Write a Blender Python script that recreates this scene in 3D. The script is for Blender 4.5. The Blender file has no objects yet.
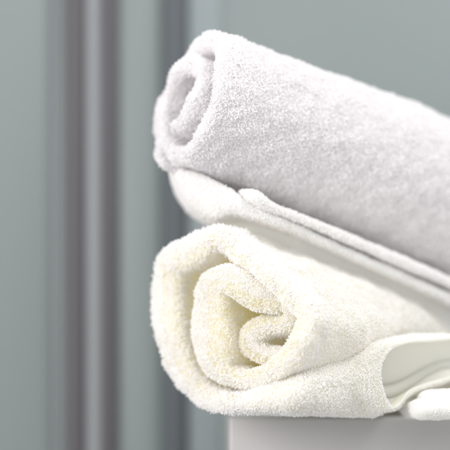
import bpy, math, random
import numpy as np
from mathutils import Vector, noise as mnoise

random.seed(7)
rng = np.random.default_rng(7)
scene = bpy.context.scene

# ------------------------------------------------------------------ camera
PX = 0.0006            # metres per photograph pixel on the plane y = 0
DIST = 0.80            # camera distance to that plane
HORIZON = 400.0        # photograph row of the eye level
ZC = 18 * PX           # eye height above the cabinet top (z = 0)
cam_data = bpy.data.cameras.new("camera")
cam = bpy.data.objects.new("camera", cam_data)
scene.collection.objects.link(cam)
cam.location = (0.0, -DIST, ZC)
cam.rotation_euler = (math.radians(90), 0, 0)
cam_data.sensor_width = 36.0
cam_data.lens = 36.0 * DIST / (450 * PX)
cam_data.shift_y = (HORIZON - 225) / 450.0
cam_data.clip_start = 0.02
cam_data.clip_end = 50
cam_data.dof.use_dof = True
cam_data.dof.focus_distance = DIST - 0.012
cam_data.dof.aperture_fstop = 3.4
scene.camera = cam

# ------------------------------------------------------------------ light
world = bpy.data.worlds.new("World")
scene.world = world
world.use_nodes = True
bg = world.node_tree.nodes["Background"]
bg.inputs[0].default_value = (0.97, 0.98, 1.0, 1)
bg.inputs[1].default_value = 0.95


def area_light(name, loc, target, size, power, color):
    ld = bpy.data.lights.new(name, 'AREA')
    ld.shape = 'RECTANGLE'
    ld.size, ld.size_y = size
    ld.energy = power
    ld.color = color
    o = bpy.data.objects.new(name, ld)
    scene.collection.objects.link(o)
    o.location = loc
    d = Vector(target) - Vector(loc)
    o.rotation_euler = d.to_track_quat('-Z', 'Y').to_euler()
    return o


area_light("ceiling_lamp", (0.55, -0.22, 1.05), (0.05, 0.03, 0.1), (0.6, 0.5), 6.4, (1.0, 0.985, 0.96))
area_light("left_fill", (-0.8, -0.65, 0.35), (0.0, 0.0, 0.06), (0.5, 0.5), 8.0, (1.0, 0.95, 0.94))  # added fill from the front left, brightens the lower roll's end

area_light("glass_backlight", (-0.1, 1.05, -0.35), (-0.1, 0.36, 0.0), (0.6, 0.3), 2.5, (1.0, 1.0, 0.93))  # added light behind the screen, makes the lower glass glow

scene.view_settings.view_transform = 'Standard'
scene.view_settings.look = 'None'
scene.view_settings.exposure = 0.03
scene.view_settings.gamma = 1.0
scene.cycles_curves.shape = 'THICK'
scene.cycles.max_bounces = 18
scene.cycles.diffuse_bounces = 16
scene.cycles.transmission_bounces = 8
scene.cycles.use_denoising = True
scene.cycles.use_adaptive_sampling = True
scene.cycles.adaptive_threshold = 0.02
scene.cycles.caustics_reflective = False
scene.cycles.caustics_refractive = False


# ------------------------------------------------------------------ helpers
def P(px, py, y):
    """photograph pixel + depth -> world point"""
    k = PX * (DIST + y) / DIST
    return np.array([(px - 225) * k, y, ZC + (HORIZON - py) * k])


def catmull(pts, n, dims=2):
    """Catmull-Rom resample (uniform in chord length) of an (m, d) list to n points"""
    p = np.asarray(pts, float)
    d = np.r_[0, np.cumsum(np.linalg.norm(np.diff(p[:, :dims], axis=0), axis=1) + 1e-9)]
    return hermite(d / d[-1], p, np.linspace(0, 1, n))


def hermite(t, p, q):
    p = np.asarray(p, float)
    t = np.asarray(t, float)
    m = np.zeros_like(p)
    m[1:-1] = (p[2:] - p[:-2]) / (t[2:] - t[:-2])[:, None]
    m[0] = (p[1] - p[0]) / (t[1] - t[0])
    m[-1] = (p[-1] - p[-2]) / (t[-1] - t[-2])
    i = np.clip(np.searchsorted(t, q, side='right') - 1, 0, len(t) - 2)
    h = (t[i + 1] - t[i])
    s = (q - t[i]) / h
    h = h[:, None]
    s = s[:, None]
    return ((2 * s**3 - 3 * s**2 + 1) * p[i] + (s**3 - 2 * s**2 + s) * h * m[i]
            + (-2 * s**3 + 3 * s**2) * p[i + 1] + (s**3 - s**2) * h * m[i + 1])


def fnoise(p, f, seed=0.0):
    """value noise on an (n,3) array"""
    q = p.reshape(-1, 3) * f + seed
    out = np.fromiter((mnoise.noise(v) for v in q), float, len(q))
    return out.reshape(p.shape[:-1])


def grid_normals(g, closed_v=False):
    if closed_v:
        gv = np.roll(g, -1, 1) - np.roll(g, 1, 1)
    else:
        gv = np.gradient(g, axis=1)
    gu = np.gradient(g, axis=0)
    n = np.cross(gu, gv)
    return n / (np.linalg.norm(n, axis=2, keepdims=True) + 1e-12)


def grid_faces(nu, nv, closed_v=False):
    f = []
    for i in range(nu - 1):
        for j in range(nv if closed_v else nv - 1):
            j2 = (j + 1) % nv
            f.append((i * nv + j, (i + 1) * nv + j, (i + 1) * nv + j2, i * nv + j2))
    return f


def mesh_object(name, verts, faces, mat, parent=None, smooth=True):
    me = bpy.data.meshes.new(name)
    me.from_pydata([tuple(v) for v in verts], [], faces)
    me.update()
    if smooth:
        me.polygons.foreach_set("use_smooth", [True] * len(me.polygons))
    me.materials.append(mat)
    o = bpy.data.objects.new(name, me)
    scene.collection.objects.link(o)
    if parent is not None:
        o.parent = parent
        o.matrix_parent_inverse.identity()
        o.location = -Vector(parent.location)
    return o


def empty(name, loc, label, category, group=None):
    o = bpy.data.objects.new(name, None)
    o.empty_display_size = 0.02
    scene.collection.objects.link(o)
    o.location = loc
    o["label"] = label
    o["category"] = category
    if group:
        o["group"] = group
    return o


def shell(grid, thick, rim=True):
    """closed thin solid from a (nu,nv,3) sheet; second side lies at -normal*thick"""
    nu, nv, _ = grid.shape
    n = grid_normals(grid)
    t = thick if np.ndim(thick) else np.full((nu, nv), thick)
    back = grid - n * t[..., None]
    v = np.concatenate([grid.reshape(-1, 3), back.reshape(-1, 3)])
    f = grid_faces(nu, nv)
    N = nu * nv
    f = f + [tuple(N + k for k in reversed(q)) for q in f]
    edge = ([i * nv for i in range(nu)], [i * nv + nv - 1 for i in reversed(range(nu))],
            [j for j in reversed(range(nv))], [(nu - 1) * nv + j for j in range(nv)])
    for e in edge:
        for a, b in zip(e[:-1], e[1:]):
            f.append((a, b, N + b, N + a))
    return v, f


class Pile:
    """loops of terry yarn: little round curves standing on a surface"""
    def __init__(self):
        self.c, self.r = [], []

    def add(self, grid, normals, density, h=(0.0012, 0.002), w=0.0008, r=0.00017,
            lean=0.55, mask=None, closed_v=False, sink=0.0002, lie=None):
        g = np.concatenate([grid, grid[:, :1]], 1) if closed_v else grid
        nn = np.concatenate([normals, normals[:, :1]], 1) if closed_v else normals
        a = np.linalg.norm(np.cross(g[1:, :-1] - g[:-1, :-1], g[:-1, 1:] - g[:-1, :-1]), axis=2)
        m = np.ones_like(a)
        if mask is not None:
            mk = np.concatenate([mask, mask[:, :1]], 1) if closed_v else mask
            m = 0.25 * (mk[1:, :-1] + mk[:-1, :-1] + mk[:-1, 1:] + mk[1:, 1:])
        wgt = (a * m).ravel()
        cnt = int(wgt.sum() * density)
        if cnt < 1:
            return
        idx = rng.choice(len(wgt), cnt, p=wgt / wgt.sum())
        i, j = np.divmod(idx, a.shape[1])
        s, t = rng.random(cnt)[:, None], rng.random(cnt)[:, None]

        def bil(q):
            return ((1 - s) * (1 - t) * q[i, j] + s * (1 - t) * q[i + 1, j]
                    + (1 - s) * t * q[i, j + 1] + s * t * q[i + 1, j + 1])
        p, n = bil(g), bil(nn)
        n /= np.linalg.norm(n, axis=1, keepdims=True) + 1e-12
        up = n + lean * rng.normal(size=(cnt, 3))
        # neighbouring loops lie together in tufts
        q = p * 260
        up += 0.55 * np.stack([np.sin(q[:, 0] + 2 * np.sin(q[:, 2])), np.sin(q[:, 1] + 2.3 * np.sin(q[:, 0]) + 1),
                               np.sin(q[:, 2] + 1.7 * np.sin(q[:, 1]) + 2)], 1)
        if lie is not None:
            up += lie
        up /= np.linalg.norm(up, axis=1, keepdims=True)
        flip = (up * n).sum(1) < 0.15
        up[flip] = n[flip]
        side = np.cross(up, rng.normal(size=(cnt, 3)))
        side /= np.linalg.norm(side, axis=1, keepdims=True)
        hh = rng.uniform(h[0], h[1], cnt)[:, None]
        ww = w * rng.uniform(0.5, 1.4, cnt)[:, None]
        ts = np.linspace(0, 1, 5)
        bendd = rng.normal(size=(cnt, 3)) * 0.25
        c = []
        for tt in ts:
            c.append(p - n * sink + side * (-0.5 * ww * math.cos(math.pi * tt))
                     + (up + bendd * math.sin(math.pi * tt)) * (hh * math.sin(math.pi * tt)))
        c = np.stack(c, 1)                                  # cnt,5,3
        self.c.append(c)
        self.r.append(r * rng.uniform(0.7, 1.3, cnt))

    def build(self, name, mat, parent):
        c = np.concatenate(self.c).astype(np.float32)       # n,5,3
        r = np.repeat(np.concatenate(self.r), 5).astype(np.float32)
        hc = bpy.data.hair_curves.new(name)
        hc.add_curves([5] * len(c))
        hc.attributes["position"].data.foreach_set("vector", c.ravel())
        ra = hc.attributes.get("radius") or hc.attributes.new("radius", 'FLOAT', 'POINT')
        ra.data.foreach_set("value", r)
        hc.materials.append(mat)
        o = bpy.data.objects.new(name, hc)
        scene.collection.objects.link(o)
        o.parent = parent
        o.location = -Vector(parent.location)
        o["kind"] = "stuff"
        return o


CAM = np.array(cam.location)


def facing(grid, normals, lo=-0.55, hi=-0.25):
    """keep pile where the camera's side (with margin for other viewpoints) can see it"""
    d = CAM - grid
    d /= np.linalg.norm(d, axis=2, keepdims=True)
    return np.clip(((d * normals).sum(2) - lo) / (hi - lo), 0, 1)


def smooth01(x, a, b):
    t = np.clip((np.asarray(x, float) - a) / (b - a), 0, 1)
    return t * t * (3 - 2 * t)


# ------------------------------------------------------------------ materials
def new_mat(name):
    m = bpy.data.materials.new(name)
    m.use_nodes = True
    nt = m.node_tree
    nt.nodes.clear()
    out = nt.nodes.new("ShaderNodeOutputMaterial")
    return m, nt, out


def cloth_mat(name, col, col2, transl=0.25, bump=0.0, bump_scale=900):
    m, nt, out = new_mat(name)
    N, L = nt.nodes.new, nt.links.new
    tc = N("ShaderNodeTexCoord")
    no = N("ShaderNodeTexNoise")
    no.inputs["Scale"].default_value = 45
    no.inputs["Detail"].default_value = 5
    L(tc.outputs["Object"], no.inputs["Vector"])
    mix = N("ShaderNodeMix")
    mix.data_type = 'RGBA'
    mix.inputs[6].default_value = (*col, 1)
    mix.inputs[7].default_value = (*col2, 1)
    L(no.outputs["Fac"], mix.inputs[0])
    di = N("ShaderNodeBsdfPrincipled")
    di.inputs["Roughness"].default_value = 0.95
    di.inputs["Specular IOR Level"].default_value = 0.0
    di.inputs["Sheen Weight"].default_value = 0.15
    di.inputs["Sheen Roughness"].default_value = 0.95
    L(mix.outputs[2], di.inputs["Base Color"])
    tr = N("ShaderNodeBsdfTranslucent")
    L(mix.outputs[2], tr.inputs["Color"])
    ms = N("ShaderNodeMixShader")
    ms.inputs[0].default_value = transl
    L(di.outputs[0], ms.inputs[1])
    L(tr.outputs[0], ms.inputs[2])
    L(ms.outputs[0], out.inputs["Surface"])
    if bump:
        n2 = N("ShaderNodeTexNoise")
        n2.inputs["Scale"].default_value = bump_scale
        n2.inputs["Detail"].default_value = 3
        L(tc.outputs["Object"], n2.inputs["Vector"])
        bp = N("ShaderNodeBump")
        bp.inputs["Strength"].default_value = bump
        bp.inputs["Distance"].default_value = 0.0006
        L(n2.outputs["Fac"], bp.inputs["Height"])
        L(bp.outputs[0], di.inputs["Normal"])
    return m


WARM, WARM2 = (0.982, 0.966, 0.89), (0.98, 0.962, 0.875)
COOL, COOL2 = (0.90, 0.885, 0.885), (0.875, 0.86, 0.865)
M_warm = cloth_mat("cream_terry_ground", WARM, WARM2, 0.5, 0.5)
M_crevice_glow = cloth_mat("painted_crevice_glow", (0.975, 0.925, 0.67), (0.972, 0.918, 0.64), 0.5, 0.5)  # warm light between the layers, put into the cloth colour
M_warm_yarn = cloth_mat("cream_terry_yarn", (0.995, 0.988, 0.985), (0.994, 0.986, 0.980), 0.45)
M_cool = cloth_mat("white_terry_ground", COOL, COOL2, 0.40, 0.5)
M_cool_yarn = cloth_mat("white_terry_yarn", (0.982, 0.970, 0.973), (0.975, 0.962, 0.967), 0.45)
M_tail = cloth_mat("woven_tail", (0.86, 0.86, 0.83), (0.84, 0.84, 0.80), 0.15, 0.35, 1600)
M_hem = cloth_mat("woven_hem", (0.955, 0.955, 0.92), (0.94, 0.94, 0.90), 0.40, 0.35, 1600)


def metal_mat(name, col, rough):
    m, nt, out = new_mat(name)
    N, L = nt.nodes.new, nt.links.new
    b = N("ShaderNodeBsdfPrincipled")
    b.inputs["Base Color"].default_value = (*col, 1)
    b.inputs["Metallic"].default_value = 0.1
    tc = N("ShaderNodeTexCoord")
    no = N("ShaderNodeTexNoise")
    no.inputs["Scale"].default_value = 6
    L(tc.outputs["Object"], no.inputs["Vector"])
    mr = N("ShaderNodeMapRange")
    mr.inputs[3].default_value = rough - 0.06
    mr.inputs[4].default_value = rough + 0.06
    L(no.outputs["Fac"], mr.inputs[0])
    L(mr.outputs[0], b.inputs["Roughness"])
    L(b.outputs[0], out.inputs["Surface"])
    return m


def paint_mat(name, col, rough, var=0.03, scale=5):
    m, nt, out = new_mat(name)
    N, L = nt.nodes.new, nt.links.new
    b = N("ShaderNodeBsdfPrincipled")
    tc = N("ShaderNodeTexCoord")
    no = N("ShaderNodeTexNoise")
    no.inputs["Scale"].default_value = scale
    no.inputs["Detail"].default_value = 6
    L(tc.outputs["Object"], no.inputs["Vector"])
    mix = N("ShaderNodeMix")
    mix.data_type = 'RGBA'
    mix.inputs[6].default_value = (*[c * (1 - var) for c in col], 1)
    mix.inputs[7].default_value = (*[min(1, c * (1 + var)) for c in col], 1)
    L(no.outputs["Fac"], mix.inputs[0])
    L(mix.outputs[2], b.inputs["Base Color"])
    b.inputs["Roughness"].default_value = rough
    L(b.outputs[0], out.inputs["Surface"])
    return m


def frosted_mat():
    m, nt, out = new_mat("frosted_glass")
    N, L = nt.nodes.new, nt.links.new
    b = N("ShaderNodeBsdfPrincipled")
    b.inputs["Base Color"].default_value = (0.345, 0.392, 0.386, 1)
    b.inputs["Roughness"].default_value = 0.45
    t = N("ShaderNodeBsdfTranslucent")
    t.inputs["Color"].default_value = (0.45, 0.505, 0.50, 1)
    ms = N("ShaderNodeMixShader")
    tc = N("ShaderNodeTexCoord")
    no = N("ShaderNodeTexNoise")
    no.inputs["Scale"].default_value = 3
    L(tc.outputs["Object"], no.inputs["Vector"])
    mr = N("ShaderNodeMapRange")
    mr.inputs[3].default_value = 0.36
    mr.inputs[4].default_value = 0.44
    L(no.outputs["Fac"], mr.inputs[0])
    L(mr.outputs[0], ms.inputs[0])
    L(b.outputs[0], ms.inputs[1])
    L(t.outputs[0], ms.inputs[2])
    L(ms.outputs[0], out.inputs["Surface"])
    return m


M_glass = frosted_mat()
M_post = metal_mat("satin_mauve_metal", (0.095, 0.09, 0.097), 0.6)
M_post_blue = metal_mat("satin_blue_grey_metal", (0.085, 0.098, 0.108), 0.6)
M_seal = paint_mat("pale_plastic_seal", (0.32, 0.34, 0.35), 0.5)
M_gasket = paint_mat("grey_gasket", (0.17, 0.18, 0.195), 0.5)
M_strip = paint_mat("pale_glazing_strip", (0.235, 0.272, 0.28), 0.5)
M_cab = paint_mat("grey_lacquer", (0.50, 0.49, 0.485), 0.4, 0.04)
M_wall = paint_mat("pale_wall_paint", (0.60, 0.62, 0.60), 0.7)
M_floor = paint_mat("grey_floor_tile", (0.36, 0.37, 0.36), 0.4, 0.06, 8)

# ------------------------------------------------------------------ setting
FLOOR_Z = -0.85


def box(name, x0, x1, y0, y1, z0, z1, mat, parent=None, bevel=0.0, seg=3):
    v = [(x, y, z) for z in (z0, z1) for x, y in ((x0, y0), (x1, y0), (x1, y1), (x0, y1))]
    f = [(3, 2, 1, 0), (4, 5, 6, 7), (0, 1, 5, 4), (1, 2, 6, 5), (2, 3, 7, 6), (3, 0, 4, 7)]
    o = mesh_object(name, v, f, mat, parent, smooth=bevel > 0)
    if bevel:
        b = o.modifiers.new("bevel", 'BEVEL')
        b.width = bevel
        b.segments = seg
        b.limit_method = 'ANGLE'
    return o


SY = 0.36                                   # depth of the shower screen
fl = box("floor", -1.4, 1.6, -1.3, 1.3, FLOOR_Z - 0.02, FLOOR_Z, M_floor)
fl["kind"] = "structure"
wl = box("wall", -1.4, 1.6, 1.25, 1.3, FLOOR_Z, 1.3, M_wall)
wl["kind"] = "structure"

kx = PX * (DIST + SY) / DIST


def sx(px):
    return (px - 225) * kx


screen = empty("shower_screen", (0, SY, FLOOR_Z),
               "frosted grey green glass shower screen with vertical metal posts behind the towels", "shower screen")
Z0, Z1 = FLOOR_Z + 0.02, 1.15
panels = [(-330, 49), (117, 163), (222, 700)]
for a, b in panels:
    box("glass_panel", sx(a), sx(b), SY - 0.004, SY + 0.004, Z0, Z1, M_glass, screen, 0.001, 1)
box("glass_panel", sx(54), sx(66.5), SY - 0.004, SY + 0.004, Z0, Z1, M_glass, screen, 0.001, 1)
box("rubber_seal", sx(49), sx(54), SY - 0.006, SY + 0.006, Z0, Z1, M_gasket, screen, 0.002)
box("post", sx(66.5), sx(86), SY - 0.012, SY + 0.012, Z0, Z1, M_post, screen, 0.005)
box("rubber_seal", sx(86), sx(101), SY - 0.005, SY + 0.005, Z0, Z1, M_seal, screen, 0.002)
box("post", sx(101), sx(117), SY - 0.012, SY + 0.012, Z0, Z1, M_post, screen, 0.005)
box("post", sx(163), sx(187), SY - 0.012, SY + 0.012, Z0, Z1, M_post_blue, screen, 0.005)
box("rubber_seal", sx(187), sx(222), SY - 0.005, SY + 0.005, Z0, Z1, M_strip, screen, 0.002)
box("rail", sx(-330), sx(700), SY - 0.018, SY + 0.018, FLOOR_Z, Z0, M_post, screen, 0.004)

# cabinet that carries the towels
cab_loc = (0.15, 0.09, FLOOR_Z)
cab = empty("cabinet", cab_loc, "plain pale grey cabinet front under the rolled towels", "cabinet")
cx0 = P(229, 430, 0.07)[0]
CY0 = 0.07
box("carcass", cx0, 0.40, CY0 + 0.0182, 0.28, FLOOR_Z, 0.0, M_cab, cab, 0.002)
box("door", cx0 + 0.0001, 0.3999, CY0, CY0 + 0.0178, FLOOR_Z + 0.06, -0.0005, M_cab, cab, 0.002)


# ------------------------------------------------------------------ spiral roll
def roll(pts, face_to_world, sweep, nS, vs, lip, recess, seed, disp, hem_from=None):
    """pts: (a, b, half_width) centre line of the wound cloth in face coordinates.
    returns grid (len(vs), M, 3), normals, s of every column"""
    c = catmull(pts, nS)
    ab, hw = c[:, :2], c[:, 2]
    tan = np.gradient(ab, axis=0)
    tan /= np.linalg.norm(tan, axis=1, keepdims=True)
    nor = np.stack([-tan[:, 1], tan[:, 0]], 1)
    s = np.linspace(0, 1, nS)
    capn = 7
    th = np.linspace(0, math.pi, capn + 2)[1:-1]
    rows = []
    for v in vs:
        k = min(1.0, v / lip)
        f = max(0.0, 1 - (1 - k) ** 3) ** (1 / 3) if k < 1 else 1.0
        A = ab + nor * (hw * f)[:, None]
        B = ab - nor * (hw * f)[:, None]
        capE = [ab[-1] + f * hw[-1] * (math.cos(t) * nor[-1] + math.sin(t) * tan[-1]) for t in th]
        capS = [ab[0] + f * hw[0] * (-math.cos(t) * nor[0] - math.sin(t) * tan[0]) for t in th]
        loop = np.concatenate([A, capE, B[::-1], capS])
        rows.append(loop)
    scol = np.concatenate([s, np.ones(capn), s[::-1], np.zeros(capn)])
    side = np.concatenate([np.ones(nS), np.ones(capn), -np.ones(nS), -np.ones(capn)])
    g = np.zeros((len(vs), len(scol), 3))
    rec = recess(scol)
    for i, v in enumerate(vs):
        w = face_to_world(rows[i])
        g[i] = sweep(w, v + rec * (1 - smooth01(v, 0, 0.12)), scol)
    n = grid_normals(g, True)
    # outward orientation check: side +1 columns should point away from centre line
    d = disp * (fnoise(g, 55, seed) * 0.6 + fnoise(g, 140, seed + 9) * 0.5)
    g = g + n * d[..., None]
    n = grid_normals(g, True)
    return g, n, scol, side


# ================================================================== LOWER TOWEL
PHI = math.radians(42)
AX = np.array([math.sin(PHI), math.cos(PHI), 0.0])
BX = np.array([math.cos(PHI), -math.sin(PHI), 0.0])
O_low = P(232, 318, 0.0)

# centre line of the wound layers, read off the end of the roll (photograph px, half width px)
low_pts = [
    (278, 352, 7), (265, 355, 9), (250, 355, 10), (237, 347, 10), (237, 332, 10), (251, 323, 10), (268, 321, 9.5),
    (278, 311, 8), (272, 301, 9.5), (261, 299, 13), (247, 292, 14), (236, 284, 14), (222, 278, 14), (210, 285, 14),
    (206, 302, 15.5), (206, 325, 17.5), (208, 350, 17), (215, 370, 12), (232, 378, 10), (256, 376, 9.5),
    (279, 366, 9.5), (295, 349, 8.5), (302, 331, 8.5), (303, 316, 8.5), (287, 294, 9.5), (268, 274, 10), (249, 259, 10.5),
    (235, 251, 11.5), (212, 235.5, 11), (189, 252, 13), (168, 263, 12.5), (162, 290, 12.5), (165, 320, 12.5), (172, 350, 12.5),
    (181, 378, 11.5), (197, 396, 10), (222, 402, 9), (250, 403, 8), (272, 401, 7), (286, 398, 6),
]


def low_face(ab):
    """face pixel -> point on the (vertical, oblique) plane of the roll's end"""
    o = np.array([0, -DIST, ZC])
    d = np.stack([(ab[:, 0] - 225) * PX, np.full(len(ab), DIST), (HORIZON - ab[:, 1]) * PX], 1)
    t = ((O_low - o) @ AX) / (d @ AX)
    return o + d * t[:, None]


HV = [0, 0.03, 0.08, 0.13, 0.18, 0.235, 0.29]
HF = [1, 0.975, 0.935, 0.885, 0.80, 0.68, 0.60]


def low_sweep(w, v, s):
    v = np.broadcast_to(v, (len(w),))
    p = w + AX * v[:, None]
    hf = np.interp(v, HV, HF)
    sp = 1 + 0.35 * (1 - hf)
    lat = ((w - O_low) @ BX)
    p = p + BX * (lat * (sp - 1))[:, None]
    near = 0.42 * smooth01(v, 0.02, 0.15) * (1 - smooth01(w[:, 2], 0.035, 0.10)) * np.clip(lat, 0, None)
    p = p - BX * near[:, None]
    p[:, 2] = w[:, 2] * hf
    return p


vs_low = np.r_[np.linspace(0, 0.007, 9), np.linspace(0.0095, 0.04, 12), np.linspace(0.045, 0.28, 46)]


def low_recess(s):
    # the wound heart sits a little deeper than the outer turn
    return 0.010 * (1 - smooth01(s, 0.10, 0.21)) + 0.002 * np.sin(s * 23) + 0.002 * np.sin(s * 51 + 1)


gl, nl, sl, sidel = roll(low_pts, low_face, low_sweep, 260, vs_low, 0.0065, low_recess, 3.0, 0.0022)
# make normals point out of the cloth
cen = gl[40].mean(0)
j_out = int(0.72 * 260)
if (nl[40, j_out] @ (gl[40, j_out] - cen)) * 1 < 0 and (nl[40, -8 - j_out] @ (gl[40, -8 - j_out] - cen)) > 0:
    FLIP_L = True
else:
    FLIP_L = (nl[40, j_out] @ (gl[40, j_out] - gl[40, len(sl) - 8 - j_out])) < 0
if FLIP_L:
    nl = -nl

low = empty("rolled_towel", (P(232, 318, 0)[0], 0.02, 0.0),
            "creamy white rolled terry towel lying below, its open yellowish spiral end facing us", "towel",
            "rolled white towels")


def close_back(g, faces):
    nu, nv, _ = g.shape
    return faces + [tuple((nu - 1) * nv + j for j in range(nv))][:0]


f_low = grid_faces(*gl.shape[:2], True)
if FLIP_L:
    f_low = [tuple(reversed(q)) for q in f_low]
body_low = mesh_object("roll", gl.reshape(-1, 3), f_low, M_warm, low)
# yellow glow of light in the crevices, painted on the inward-turned faces
body_low.data.materials.append(M_crevice_glow)
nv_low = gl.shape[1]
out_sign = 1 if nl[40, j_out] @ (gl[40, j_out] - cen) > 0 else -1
col_inward = sidel != out_sign
body_low.data.polygons.foreach_set("material_index", [int(col_inward[k % nv_low]) for k in range(len(f_low))])

pile = Pile()
V, S = np.meshgrid(vs_low, sl, indexing='ij')
mask = facing(gl, nl)
inner_fade = 1 - smooth01(V, 0.03, 0.06)
# which side of the sheet is the outer skin (seen beyond the end of the roll)
outer = (S > 0.38) & (np.sum(nl * (gl - gl.mean(1, keepdims=True)), axis=2) > 0)
m_face = mask * inner_fade * (V < 0.06)
border = 1 - smooth01(V, 0.13, 0.24)      # woven border without loops towards the far end
m_skin = mask * outer * (V > 0.012) * (0.12 + 0.88 * border)
nl[:2] = 0.5 * nl[:2] - AX
nl[:2] /= np.linalg.norm(nl[:2], axis=2, keepdims=True)
mask[:2] = 1
m_face = mask * inner_fade * (V < 0.06)
core = (S < 0.5)
lip_zone = (1 - smooth01(V, 0.010, 0.020)) * mask
deep = mask * smooth01(V, 0.010, 0.018) * (1 - smooth01(V, 0.025, 0.05)) * ~outer
pile.add(gl, nl, 2.1e6, h=(0.0011, 0.0023), r=0.00014, mask=lip_zone * ~core, closed_v=True)
pile.add(gl, nl, 1.9e6, h=(0.0007, 0.0014), r=0.00014, mask=lip_zone * core, closed_v=True)
pile.add(gl, nl, 0.4e6, h=(0.0008, 0.0015), mask=deep, closed_v=True)
pile.add(gl, nl, 2.0e6, h=(0.0005, 0.0011), r=0.00014, mask=m_skin, closed_v=True)

# ---- the loose end of the lower towel: a soft sleeve along the foot of the roll with an open mouth
#  each section: top-back, crease, upper, mid, low, foot, foot-back   as (px, py, y)
sec = [
    [(232, 390, .030), (228, 396, .012), (226, 400, .004), (225, 404, .001), (225, 408, .003), (227, 411, .010), (232, 412, .030), (240, 411, 0.050)],
    [(262, 380, .012), (258, 388, -.008), (256, 394, -.0155), (255, 401, -.018), (255, 407, -.0165), (257, 412, -.009), (262, 413, .012), (270, 412, 0.032)],
    [(298, 366, .010), (292, 374, -.016), (290, 382, -.028), (289, 394, -.0325), (290, 406, -.030), (293, 413.5, -.019), (298, 414, .005), (306, 413, 0.025)],
    [(330, 353, .022), (325, 360, -.004), (322, 369, -.018), (321, 385, -.026), (322, 402, -.024), (326, 414, -.012), (332, 415, .010), (340, 414, 0.030)],
    [(362, 342, .040), (356, 348, .016), (352, 357, .001), (350, 376, -.009), (351, 398, -.008), (357, 414.5, .003), (366, 415, .022), (374, 414, 0.042)],
    [(412, 334, .038), (388, 341, .010), (374, 349, -.003), (366, 372, -.007), (367, 396, -.006), (375, 413.5, .004), (388, 409, .020), (396, 408, 0.040)],
    [(480, 335, .052), (432, 338.5, .022), (397, 343, .004), (381, 362, -.003), (382, 388, -.002), (393, 411, .004), (411, 393, .016), (456, 378, .036)],
]
sec3 = [np.array([P(*q) for q in s_]) for s_ in sec]
sec_r = [catmull(s_, 64, 3) for s_ in sec3]


def loft(sections, n):
    a = np.stack(sections)                   # k, m, 3
    t = np.r_[0, np.cumsum(np.linalg.norm(np.diff(a.mean(1), axis=0), axis=1))]
    t /= t[-1]
    q = np.linspace(0, 1, n)
    return np.stack([hermite(t, a[:, j], q) for j in range(a.shape[1])], 1)


gf = loft(sec_r, 90)
nf = grid_normals(gf)
if nf[60, 32] @ (CAM - gf[60, 32]) < 0:
    gf = gf[:, ::-1].copy()
    nf = grid_normals(gf)
u = np.linspace(0, 1, 90)[:, None]
gf = gf + nf * ((fnoise(gf, 60, 5) * 0.0014 + fnoise(gf, 150, 8) * 0.0007) * (1 - smooth01(u, 0.75, 0.97)))[..., None]
nf = grid_normals(gf)
vv, ff = shell(gf, 0.0026)
mesh_object("loose_end", vv, ff, M_warm, low)
mf = facing(gf, nf) * (1 - smooth01(u, 0.86, 0.92)) * np.ones((1, gf.shape[1]))
pile.add(gf, nf, 1.9e6, h=(0.0006, 0.0012), r=0.00014, mask=mf)

# rolled hem along the mouth of the loose end
hem_c = gf[-1] - nf[-2] * 0.0013
for _ in range(2):
    hem_c[1:-1] = 0.25 * hem_c[:-2] + 0.5 * hem_c[1:-1] + 0.25 * hem_c[2:]


def tube(path, r, name, mat, parent, k=8):
    path = np.asarray(path)
    n = len(path)
    tan = np.gradient(path, axis=0)
    tan /= np.linalg.norm(tan, axis=1, keepdims=True)
    ref = np.array([0.3, -0.8, 0.5])
    b1 = np.cross(tan, ref)
    b1 /= np.linalg.norm(b1, axis=1, keepdims=True)
    b2 = np.cross(tan, b1)
    rr = r if np.ndim(r) else np.full(n, r)
    an = np.linspace(0, 2 * math.pi, k, endpoint=False)
    g = path[:, None] + rr[:, None, None] * (np.cos(an)[None, :, None] * b1[:, None] + np.sin(an)[None, :, None] * b2[:, None])
    f = grid_faces(n, k, True) + [tuple(range(k)), tuple(reversed([(n - 1) * k + j for j in range(k)]))]
    return mesh_object(name, g.reshape(-1, 3), f, mat, parent)


tube(hem_c, 0.0013, "hem", M_hem, low)

# inside of the sleeve: the far sheet with its two soft folds
rows = []
for px in np.linspace(366, 520, 60):
    k = smooth01(px, 366, 450)
    top = 345 - 9 * k
    bot = 413 - 34 * smooth01(px, 385, 448)
    line = []
    for t in np.linspace(0, 1, 50):
        py = top + (bot - top) * t
        y = 0.011 + 0.030 * k + 0.008 * math.sin(math.pi * min(1, t * 1.05))
        # folds run up to the right
        f1 = math.exp(-((t - (0.60 - 0.04 * k)) / 0.05) ** 2)
        f2 = math.exp(-((t - (0.80 - 0.03 * k)) / 0.05) ** 2)
        y += 0.009 * f1 + 0.010 * f2
        line.append(P(px, py, y))
    rows.append(line)
gi = np.array(rows)
vv, ff = shell(gi, 0.002)
mesh_object("inner_sheet", vv, ff, M_hem, low)
ni = grid_normals(gi)
if ni[30, 10] @ (CAM - gi[30, 10]) < 0:
    ni = -ni
pile.add(gi, ni, 1.6e6, h=(0.0003, 0.0008), w=0.0006, r=0.00014, mask=(gi[..., 0] < 0.17) * 1.0)
strip = smooth01(u, 0.83, 0.90) * np.ones((1, gf.shape[1])) * facing(gf, nf)
pile.add(gf, nf, 3.0e6, h=(0.0002, 0.0006), w=0.0005, r=0.00013, mask=strip, sink=0.0001)
hem_n = nf[-1] + 0.4 * np.array([0.6, -0.7, 0.2])
hem_n /= np.linalg.norm(hem_n, axis=1, keepdims=True)
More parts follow.
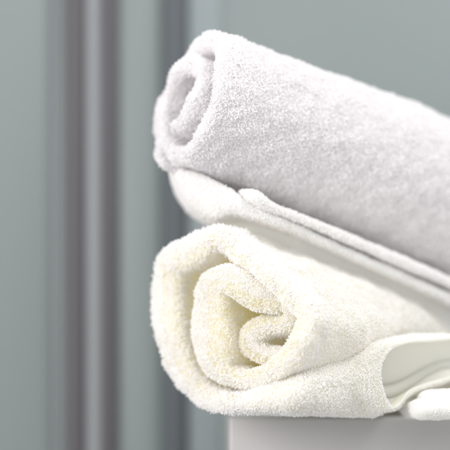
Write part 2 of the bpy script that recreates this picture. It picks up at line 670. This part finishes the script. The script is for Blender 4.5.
hem_g = np.stack([hem_c + hem_n * 0.0014 - 0.0009 * np.cross(hem_n, np.gradient(hem_c, axis=0) / np.linalg.norm(np.gradient(hem_c, axis=0), axis=1, keepdims=True)) * k
                  for k in (-1, 0, 1)], 0)
pile.add(hem_g, np.stack([hem_n] * 3), 3.0e6, h=(0.0004, 0.0007), w=0.0005, r=0.00012, lean=0.8)


# ---- folded sheet edges (U profiles)
def folded_edge(name, stations, mat, parent, depth=0.05, nlen=90, seed=1.0, disp=0.0006, capl=True):
    """stations: (px_top, py_top, px_bot, py_bot, y_front, bulge)"""
    secs = []
    for (ax, ay, bx_, by, y, bu) in stations:
        T = P(ax, ay, y)
        B = P(bx_, by, y)
        mid = 0.5 * (T + B)
        half = 0.5 * (T - B)
        prof = [T + np.array([0, depth, 0.0]), T + np.array([0, depth * 0.4, 0.0])]
        for t in np.linspace(90, -90, 15):
            a = math.radians(t)
            prof.append(mid + half * math.copysign(abs(math.sin(a)) ** 0.9, a) + np.array([0, -bu * math.cos(a) + bu * 0.3, 0]))
        prof += [B + np.array([0, depth * 0.4, 0.0]), B + np.array([0, depth, 0.0])]
        secs.append(np.array(prof))
    g = loft(secs, nlen)
    n = grid_normals(g)
    if n[nlen // 2, 9] @ (CAM - g[nlen // 2, 9]) < 0:
        g = g[:, ::-1].copy()
        n = grid_normals(g)
    g = g + n * (disp * (fnoise(g, 70, seed) + 0.6 * fnoise(g, 190, seed + 4)))[..., None]
    n = grid_normals(g)
    nu, nv, _ = g.shape
    f = grid_faces(nu, nv)
    f += [tuple(range(nv)), tuple(reversed([(nu - 1) * nv + j for j in range(nv)]))]
    f += [(i * nv, i * nv + nv - 1, (i + 1) * nv + nv - 1, (i + 1) * nv) for i in range(nu - 1)]
    o = mesh_object(name, g.reshape(-1, 3), f, mat, parent)
    return o, g, n


def rounded_stations(x0, top, bot, y, bu, x1=560, r=16):
    st = []
    for x in [x0 + r * (1 - math.cos(a)) for a in np.linspace(0.12, math.pi / 2, 7)] + [x0 + 2 * r, x0 + 4 * r, x1]:
        k = math.sqrt(max(0.0, 1 - max(0.0, 1 - (x - x0) / r) ** 2))
        m, h = 0.5 * (top + bot), 0.5 * (bot - top)
        st.append((x, m - h * k + 0.8 * math.sin(x * 0.11), x, m + h * k, y + 0.012 * (1 - k), bu * k + 0.001))
    return st


for args, sd in (((418, 390.5, 408, .004, .012), 2), ((410.5, 398, 419.5, -.008, .017), 4)):
    _, gq, nq = folded_edge("folded_layer", rounded_stations(*args), M_hem, low, 0.05, seed=sd, disp=0.0012)
    pile.add(gq, nq, 1.4e6, h=(0.0003, 0.0007), w=0.0006, r=0.00013, mask=facing(gq, nq) * (gq[..., 0] < 0.18))
pile.build("terry_pile", M_warm_yarn, low)

# ================================================================== UPPER TOWEL
ALPHA, TAU = math.radians(30), math.radians(14.5)
AU = np.array([math.cos(ALPHA) * math.cos(TAU), math.sin(ALPHA) * math.cos(TAU), -math.sin(TAU)])
BU = np.array([math.sin(ALPHA), -math.cos(ALPHA), 0.0])     # towards the camera
CU = np.cross(BU, AU)
if CU[2] < 0:
    CU = -CU
C_up = P(188.5, 98, 0.030)
mm = 0.001
up_pts = []
# outer turn then inner turn round an open heart; (a towards us, b up, half width) in mm
turns = [(-100, 19, 4), (-65, 18.5, 5), (-30, 18, 5.3), (10, 18.5, 5.5), (50, 19.5, 5.5), (95, 20, 5.3), (135, 20.5, 5), (170, 22, 5), (205, 25, 5),
         (235, 30, 5), (262, 34.5, 5.3), (290, 36.5, 5.5), (320, 36.5, 5.5), (350, 36, 5.5), (380, 36, 5.5), (410, 36.5, 5.5), (440, 37, 5.5), (470, 37, 5.5), (500, 36.5, 5.5), (530, 36.5, 5.5),
         (555, 37, 5.5), (575, 38.5, 5), (592, 40.5, 4), (606, 42, 3)]
for deg, r, hw in turns:
    a = math.radians(deg)
    up_pts.append((r * math.cos(a), r * math.sin(a) * 1.03, hw))


def up_face(ab):
    return C_up + (ab[:, :1] * mm) * BU + (ab[:, 1:] * mm) * CU


def up_sweep(w, v, s):
    v = np.broadcast_to(v, (len(w),))
    p = w + AU * v[:, None]
    # slight swelling along the roll and a soft bow
    lat = w - C_up
    k = 1 + 0.25 * smooth01(v, 0, 0.26)
    p = p + lat * (k - 1)[:, None]
    p[:, 2] += 0.004 * np.sin(np.clip(v / 0.28, 0, 1) * math.pi)
    return p


vs_up = np.r_[np.linspace(0, 0.008, 9), np.linspace(0.0105, 0.04, 12), np.linspace(0.045, 0.34, 60)]


def up_recess(s):
    return -0.007 * (1 - smooth01(s, 0.15, 0.5)) + 0.0018 * np.sin(s * 19) + 0.0015 * np.sin(s * 47 + 2)


gu_, nu_, su, sideu = roll(up_pts, up_face, up_sweep, 240, vs_up, 0.0075, up_recess, 21.0, 0.0030)
jo = int(0.75 * 240)
FLIP_U = (nu_[40, jo] @ (gu_[40, jo] - gu_[40, len(su) - 8 - jo])) < 0
if FLIP_U:
    nu_ = -nu_
upt = empty("rolled_towel", (C_up[0] + 0.08, 0.05, C_up[2] - 0.06),
            "white rolled terry towel lying on top, tilted down to the right", "towel", "rolled white towels")
f_up = grid_faces(*gu_.shape[:2], True)
if FLIP_U:
    f_up = [tuple(reversed(q)) for q in f_up]
mesh_object("roll", gu_.reshape(-1, 3), f_up, M_cool, upt)
pile_u = Pile()
V, S = np.meshgrid(vs_up, su, indexing='ij')
mask = facing(gu_, nu_)
nu_[:2] = 0.5 * nu_[:2] - AU
nu_[:2] /= np.linalg.norm(nu_[:2], axis=2, keepdims=True)
mask[:2] = 1
outer = (S > 0.27) & (np.sum(nu_ * (gu_ - gu_.mean(1, keepdims=True)), axis=2) > 0)
pile_u.add(gu_, nu_, 1.2e6, h=(0.0009, 0.0016), mask=mask * (V < 0.05) * (1 - smooth01(V, 0.02, 0.05)), closed_v=True)
pile_u.add(gu_, nu_, 1.4e6, h=(0.0006, 0.0013), r=0.00016, lean=0.7,
           mask=mask * outer * (V > 0.01) * (V < 0.30), closed_v=True)

# tail of the upper towel, folded double and caught between the two rolls
stB = [(169, 167, 170, 172, 0.063, .004), (173, 165, 177, 190, 0.051, .010), (186, 168, 193, 208, 0.039, .008), (208, 177, 213, 218, 0.028, .007),
       (228, 187, 231, 214, 0.021, .006), (246, 200, 247, 216, 0.017, .003), (272, 213.5, 272, 224, 0.019, .003), (302, 226.5, 302, 236, 0.029, .0025),
       (350, 249, 350, 258, 0.047, .0025), (400, 271, 400, 281, 0.066, .0025), (455, 295, 455, 307, 0.086, .003), (540, 333, 540, 348, 0.116, .003)]
_, gB, nB = folded_edge("tail_fold", stB, M_tail, upt, 0.045, 120, 31)
stA = [(238, 191, 238, 194, 0.025, .002), (246, 189.5, 247, 200, 0.015, .003), (257, 191, 258, 206, 0.012, .006), (270, 201, 271, 212, 0.015, .004),
       (300, 213.5, 300, 222.5, 0.025, .0025), (350, 234, 350, 244, 0.043, .0025), (400, 255, 400, 266, 0.062, .0025), (455, 279, 455, 290, 0.082, .0025),
       (540, 316, 540, 332, 0.113, .003)]
_, gA, nA = folded_edge("tail_fold", stA, M_tail, upt, 0.045, 110, 33)
# sheet further in, seen through the gap under the tail
rows = []
for px in np.linspace(212, 480, 50):
    t0 = np.interp(px, [212, 250, 300, 350, 400, 480], [206, 210, 226, 248, 272, 305])
    y0 = np.interp(px, [212, 250, 300, 350, 400, 480], [.045, .036, .042, .058, .075, .105])
    rows.append([P(px, t0 + 40 * t, y0 + 0.008 * math.sin(t * 3)) for t in np.linspace(0, 1, 14)])
gs = np.array(rows)
vv, ff = shell(gs, 0.002)
mesh_object("inner_sheet", vv, ff, M_tail, upt)
for g_, n_ in ((gB, nB), (gA, nA)):
    pile_u.add(g_, n_, 1.3e6, h=(0.0005, 0.0011), w=0.0006, r=0.00013, mask=facing(g_, n_) * (g_[..., 0] < 0.16))
pile_u.build("terry_pile", M_cool_yarn, upt)
